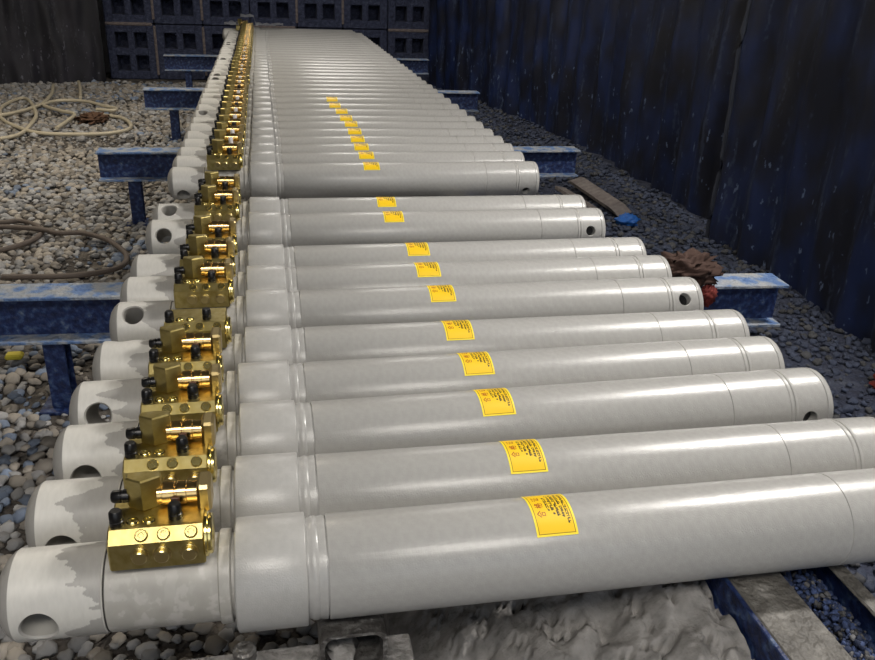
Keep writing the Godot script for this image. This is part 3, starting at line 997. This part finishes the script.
	for i in nx:
		for j in nz:
			var q := i * (nz + 1) + j
			b.quad(q, q + 1, q + nz + 2, q + nz + 1)
	tag(obj("mud_heap", b, M.mud), "cracked grey heap of dried mud beside the blue rail", "mud heap")

func ordinal(k: int) -> String:
	var low := ["zeroth", "first", "second", "third", "fourth", "fifth", "sixth", "seventh", "eighth", "ninth", "tenth", "eleventh", "twelfth", "thirteenth", "fourteenth", "fifteenth", "sixteenth", "seventeenth", "eighteenth", "nineteenth", "twentieth"]
	return low[k] if k <= 20 else "twenty-" + low[k - 20]

func build_row() -> void:
	var zs := [-1.1637, -1.3599, -1.5854, -1.7824, -1.9885, -2.2584, -2.4692, -2.6767, -3.075, -3.2905, -3.9369, -4.178, -4.385, -4.598, -4.8206, -5.0572, -5.2594, -5.5126, -5.7521, -6.0187, -6.2529]
	var dxs := [0.0, -0.0047, -0.0007, -0.008, 0.0041, 0.0033, 0.0018, 0.0032, 0.0027, 0.0028, -0.0014, -0.002, 0.0, 0.0022, 0.001, 0.0, 0.0015, -0.0007, 0.0003, -0.001, -0.0034]
	var yws := [-0.0082, -0.0105, 0.0157, 0.0119, -0.006, -0.0019, 0.0055, 0.0019, -0.0011, -0.0081]
	var lbl := [0.931, 0.944, 0.939, 0.95, 0.937, 0.947, 0.945, 0.947, 0.922, 0.924, 0.946, 0.95, 0.946, 0.946, 0.954, 0.958, 0.946, 0.943, 0.918, 0.921]
	# turn of the rod head (pin hole) and of the end port, where they show
	var hole := [0.14, 0.15, -0.02, -0.42, 1.0, -0.95, 0.1, 0.3, -0.50, -1.05, 0.6]
	var port := [2.0, 2.2, -0.1, 2.0, 2.4, -0.60, 2.0, 2.3, -0.26, 2.0, 0.45]
	var names := ["first", "second", "third", "fourth", "fifth", "sixth", "seventh", "eighth", "ninth", "tenth"]
	for i in 46:
		var z: float = zs[i] if i < 21 else -6.2529 - 0.24 * (i - 20)
		var dx: float = dxs[i] if i < 21 else rng.randf_range(-0.004, 0.004)
		if i >= 44:
			dx -= 0.07
		var yw: float = yws[i] if i < 10 else 0.0
		var label := ""
		var group := ""
		if i == 0:
			label = "outermost grey hydraulic cylinder, nothing lying between it and the stub bolt"
			group = "stickered cylinders lying apart"
		elif i < 10:
			label = "%s grey hydraulic cylinder from the stub bolt end of the row, yellow sticker" % names[i]
			group = "stickered cylinders lying apart"
			if i == 4:
				label = "fifth grey cylinder from the stub bolt end, valve lacking its hexagonal body"
		elif i < 20:
			label = "stickered grey cylinder of the packed part, %s one past the wide gap" % ordinal(i - 9)
			group = "packed cylinders with stickers"
			if i == 10:
				label = "stickered grey cylinder bordering the wide gap, first of the packed part"
			elif i == 19:
				label = "last grey cylinder with a yellow sticker, next to those without any"
		else:
			label = "grey hydraulic cylinder without sticker, %s one past the last yellow sticker" % ordinal(i - 19)
			group = "packed cylinders without stickers"
		var hr: float = hole[i] if i < hole.size() else (-1.2 if i == 17 else (-0.75 if i in [24, 25, 30, 36, 37] else rng.randf_range(0.85, 1.05)))
		var pr: float = port[i] if i < port.size() else rng.randf_range(1.0, 4.0)
		make_cylinder(i, Vector3(-0.4624 + dx, AXIS_Y - COLLAR_R, z + yw * 0.8624), yw, lbl[i] if i < 20 else -1.0, hr, pr, label, group, i != 4, i > 9 and i % 3 != 1)

func build_clutter() -> void:
	var pale := [
		[[-2.4, -8.2], [-2.28, -8.46], [-2.33, -9.2], [-2.43, -9.69], [-2.66, -10.42], [-2.8, -10.6], [-2.84, -10.0], [-2.65, -9.25], [-2.35, -8.73], [-2.11, -8.48], [-1.82, -8.42], [-1.52, -8.46], [-1.35, -8.67], [-1.37, -8.99], [-1.51, -9.34], [-1.7, -9.48]],
		[[-3.1, -9.25], [-2.71, -9.39], [-2.58, -9.61], [-2.51, -9.85], [-2.46, -10.17], [-2.52, -10.89], [-2.65, -11.6]],
		[[-1.99, -8.6], [-1.97, -8.99], [-1.98, -9.4], [-2.14, -9.58], [-2.34, -9.85], [-2.41, -10.01], [-2.35, -10.26], [-2.18, -10.32], [-1.99, -10.23], [-1.78, -9.95], [-1.63, -9.79], [-1.63, -9.64], [-1.81, -9.71]],
		[[-2.38, -11.8], [-2.25, -11.2], [-2.11, -10.45]]]
	var ll := ["long pale hose looped on the gravel around the rust-brown clump", "pale hose running back towards the dark tarpaulin", "pale hose bent in a flat coil beside the rust-brown clump", "short straight pale hose lying towards the block wall"]
	for k in pale.size():
		var pts := []
		for p in pale[k]:
			pts.append(Vector3(p[0], 0.045 + 0.012 * k, p[1]))
		var b := Buf.new()
		b.sweep(smooth_path(pts), 0.019, 8)
		tag(obj("hose", b, M.hose), ll[k], "hose", "pale hoses on the gravel")
	var b := Buf.new()
	var pts := []
	for p in [[-2.3, -5.5], [-1.9, -5.52], [-1.7, -5.52], [-1.59, -5.55], [-1.47, -5.44], [-1.4, -5.3], [-1.42, -5.13], [-1.5, -5.0], [-1.65, -4.9], [-2.0, -4.8]]:
		pts.append(Vector3(p[0], 0.04, p[1]))
	b.sweep(smooth_path(pts), 0.016, 8)
	tag(obj("hose", b, M.brown_hose), "dark brown hose bent in a hairpin on the gravel", "hose", "brown hoses")
	b = Buf.new()
	pts = []
	for p in [[-1.9, -5.35], [-1.6, -5.33], [-1.39, -5.26], [-1.28, -5.18], [-1.14, -5.17], [-0.98, -5.03], [-0.85, -4.8], [-0.81, -4.65], [-0.83, -4.52], [-0.93, -4.44], [-1.1, -4.4], [-1.4, -4.42]]:
		pts.append(Vector3(p[0], 0.066, p[1]))
	b.sweep(smooth_path(pts), 0.016, 8)
	tag(obj("hose", b, M.brown_hose), "dark brown hose curving round under the rod heads", "hose", "brown hoses")
	b = Buf.new()
	b.lump(Vector3(-1.78, 0.05, -9.25), Vector3(0.14, 0.05, 0.18), 0.9, 1.8, 81, 20, 30)
	tag(obj("rusty_clump", b, mat(Color(0.36, 0.26, 0.19), 0.9)), "rust-brown tangled clump among the pale hoses", "scrap")
	b = Buf.new()
	b.box(Vector3(-1.10, 0.06, -3.44), Vector3(0.07, 0.025, 0.05), 0.008)
	tag(obj("yellow_scrap", b, mat(Color(0.85, 0.78, 0.25), 0.7)), "small yellow scrap lying on the grey gravel", "scrap")
	# rust brown rag on the long trestle
	var t := thing("rag", Vector3(1.62, BEAM_TOP, -2.86), "crumpled brown rag with a red corner on the blue trestle", "rag")
	b = Buf.new()
	b.lump(Vector3(-0.01, 0.082, 0.015), Vector3(0.13, 0.066, 0.08), 0.7, 1.4, 83, 22, 30)
	obj("cloth", b, mat(Color(0.24, 0.165, 0.135), 0.9), t)
	b = Buf.new()
	b.lump(Vector3(0.075, -0.005, 0.075), Vector3(0.032, 0.04, 0.025), 0.7, 1.5, 84, 18, 22)
	tag(obj("red_corner", b, mat(Color(0.40, 0.13, 0.11), 0.85), t), "red corner of the rag")
	b = Buf.new()
	b.lump(Vector3(2.63, 0.05, -2.74), Vector3(0.08, 0.05, 0.07), 0.6, 1.3, 86, 16, 20)
	tag(obj("red_scrap", b, mat(Color(0.42, 0.12, 0.09), 0.85)), "small red scrap on the dark gravel by the tarpaulin", "scrap")
	# broken boards
	t = thing("broken_board", Vector3(2.46, 0.0, -5.85), "weathered grey board with a split end lying on dark gravel", "board", "broken boards")
	b = Buf.new()
	b.t = Transform3D(Basis.from_euler(Vector3(0.05, 0.10, 0.3)), Vector3(0.0, 0.085, 0))
	b.prism([Vector2(-0.42, -0.014), Vector2(-0.34, 0.014), Vector2(0.36, 0.014), Vector2(0.46, -0.014)], -0.055, 0.055, 0.004)
	obj("plank", b, M.plank, t)
	t = thing("broken_board", Vector3(2.27, 0.0, -5.75), "narrow brownish board beside the split grey board", "board", "broken boards")
	b = Buf.new()
	b.t = Transform3D(Basis.from_euler(Vector3(0.03, 0.12, -0.2)), Vector3(0.0, 0.07, 0))
	b.prism([Vector2(-0.3, -0.012), Vector2(-0.3, 0.012), Vector2(0.3, 0.012), Vector2(0.36, -0.012)], -0.045, 0.045, 0.004)
	obj("plank", b, M.plank, t)
	b = Buf.new()
	b.lump(Vector3(2.46, 0.05, -5.24), Vector3(0.08, 0.045, 0.06), 0.6, 1.4, 88, 14, 18)
	tag(obj("blue_scrap", b, mat(Color(0.12, 0.36, 0.66), 0.6)), "bright blue scrap at the end of the split grey board", "scrap")
	# plastic film over the last rods
	var film := mat(Color(0.70, 0.71, 0.73, 0.45), 0.3)
	film.transparency = BaseMaterial3D.TRANSPARENCY_ALPHA
	b = Buf.new()
	var fn := FastNoiseLite.new()
	fn.seed = 91; fn.frequency = 3.0; fn.fractal_octaves = 3
	var g := []
	for i in 37:
		var row := []
		for j in 13:
			var x := -0.50 + 0.78 * i / 36.0
			var z := -11.95 - 0.42 * j / 12.0
			var base := AXIS_Y + 0.115
			if x > -0.29 and x < -0.10:
				base = AXIS_Y + 0.215
			elif x >= -0.12:
				base = AXIS_Y + 0.112
			var h := base + 0.022 + 0.045 * absf(fn.get_noise_2d(x * 1.6, z * 1.6))
			row.append(Vector3(x, h, z))
		g.append(row)
	for i in 36:
		for j in 12:
			for tr in [[g[i][j], g[i + 1][j], g[i + 1][j + 1]], [g[i][j], g[i + 1][j + 1], g[i][j + 1]]]:
				var nn: Vector3 = (tr[1] - tr[0]).cross(tr[2] - tr[0]).normalized()
				b.flat_n(tr, nn if nn.y > 0 else -nn)
	tag(obj("plastic_film", b, film), "crumpled clear plastic film over the rods nearest the block wall", "plastic film")

func _ready() -> void:
	rng.seed = 20240
	var cam := Camera3D.new()
	cam.name = "camera"
	add_child(cam)
	cam.position = EYE
	cam.rotation = Vector3(-0.4178, -0.2114, 0.0403)
	cam.fov = rad_to_deg(2.0 * atan(330.0 / 823.1459))
	cam.near = 0.05
	cam.far = 100.0
	cam.current = true
	var we := WorldEnvironment.new()
	we.name = "environment"
	var env := Environment.new()
	var sky := Sky.new()
	var sm := ProceduralSkyMaterial.new()
	sm.sky_top_color = Color(0.72, 0.76, 0.82)
	sm.sky_horizon_color = Color(0.90, 0.90, 0.90)
	sm.ground_horizon_color = Color(0.75, 0.74, 0.72)
	sm.ground_bottom_color = Color(0.45, 0.43, 0.40)
	sm.sky_energy_multiplier = 1.3
	sky.sky_material = sm
	env.background_mode = Environment.BG_SKY
	env.sky = sky
	env.tonemap_mode = Environment.TONE_MAPPER_LINEAR
	env.tonemap_exposure = 0.98
	env.sdfgi_enabled = true
	env.ssao_enabled = true
	env.ssil_enabled = true
	we.environment = env
	add_child(we)

	make_materials()
	M.mud_top = M.mud
	M.plank = tri_mat(ramp_texture(256, 0.03, 36, [[0.0, Color(0.34, 0.31, 0.30)], [1.0, Color(0.55, 0.52, 0.50)]]), 2.0, 0.85)
	add_lamp(Vector3(3.0, 4.0, -2.5), Vector2(0.8, 0.35), 21.0, Color(1.0, 0.98, 0.955), "hanging panel lamp above the frontmost tube ends")
	add_lamp(Vector3(-2.9, 4.0, -6.5), Vector2(1.3, 0.5), 10.5, Color(1.0, 0.95, 0.86), "hanging warm panel lamp above the gravel and hoses")
	add_lamp(Vector3(0.6, 4.2, -9.0), Vector2(1.3, 0.5), 7.0, Color(1.0, 0.98, 0.955), "hanging panel lamp above the packed cylinders")
	add_lamp(Vector3(-0.3, 4.2, 1.6), Vector2(2.4, 1.2), 11.0, Color(1.0, 0.98, 0.955), "hanging panel lamp just inside the open gate")
	build_room()
	curtain("tarpaulin_curtain", [Vector2(2.72, 0.6), Vector2(2.74, -1.5), Vector2(2.84, -3.05), Vector2(2.95, -4.2), Vector2(2.96, -4.98)], 0.0, 2.9, 0.05, 201, M.tarp, "dark navy tarpaulin with a pale rolled edge, beside the frontmost tubes", 1)
	curtain("tarpaulin_curtain", [Vector2(3.12, -4.9), Vector2(3.17, -6.5), Vector2(3.16, -7.9), Vector2(2.95, -9.8), Vector2(2.75, -11.0), Vector2(2.45, -12.1), Vector2(2.42, -12.65)], 0.0, 2.9, 0.055, 207, M.tarp, "dark navy tarpaulin hanging between the rolled edge and the block wall")
	curtain("tarpaulin_curtain", [Vector2(-2.12, -12.3), Vector2(-3.4, -11.95), Vector2(-5.2, -11.9)], 0.0, 2.9, 0.05, 213, M.dark_tarp, "dark charcoal tarpaulin hanging beside the block wall behind the hoses")
	build_supports()
	make_parts()
	build_row()
	build_clutter()
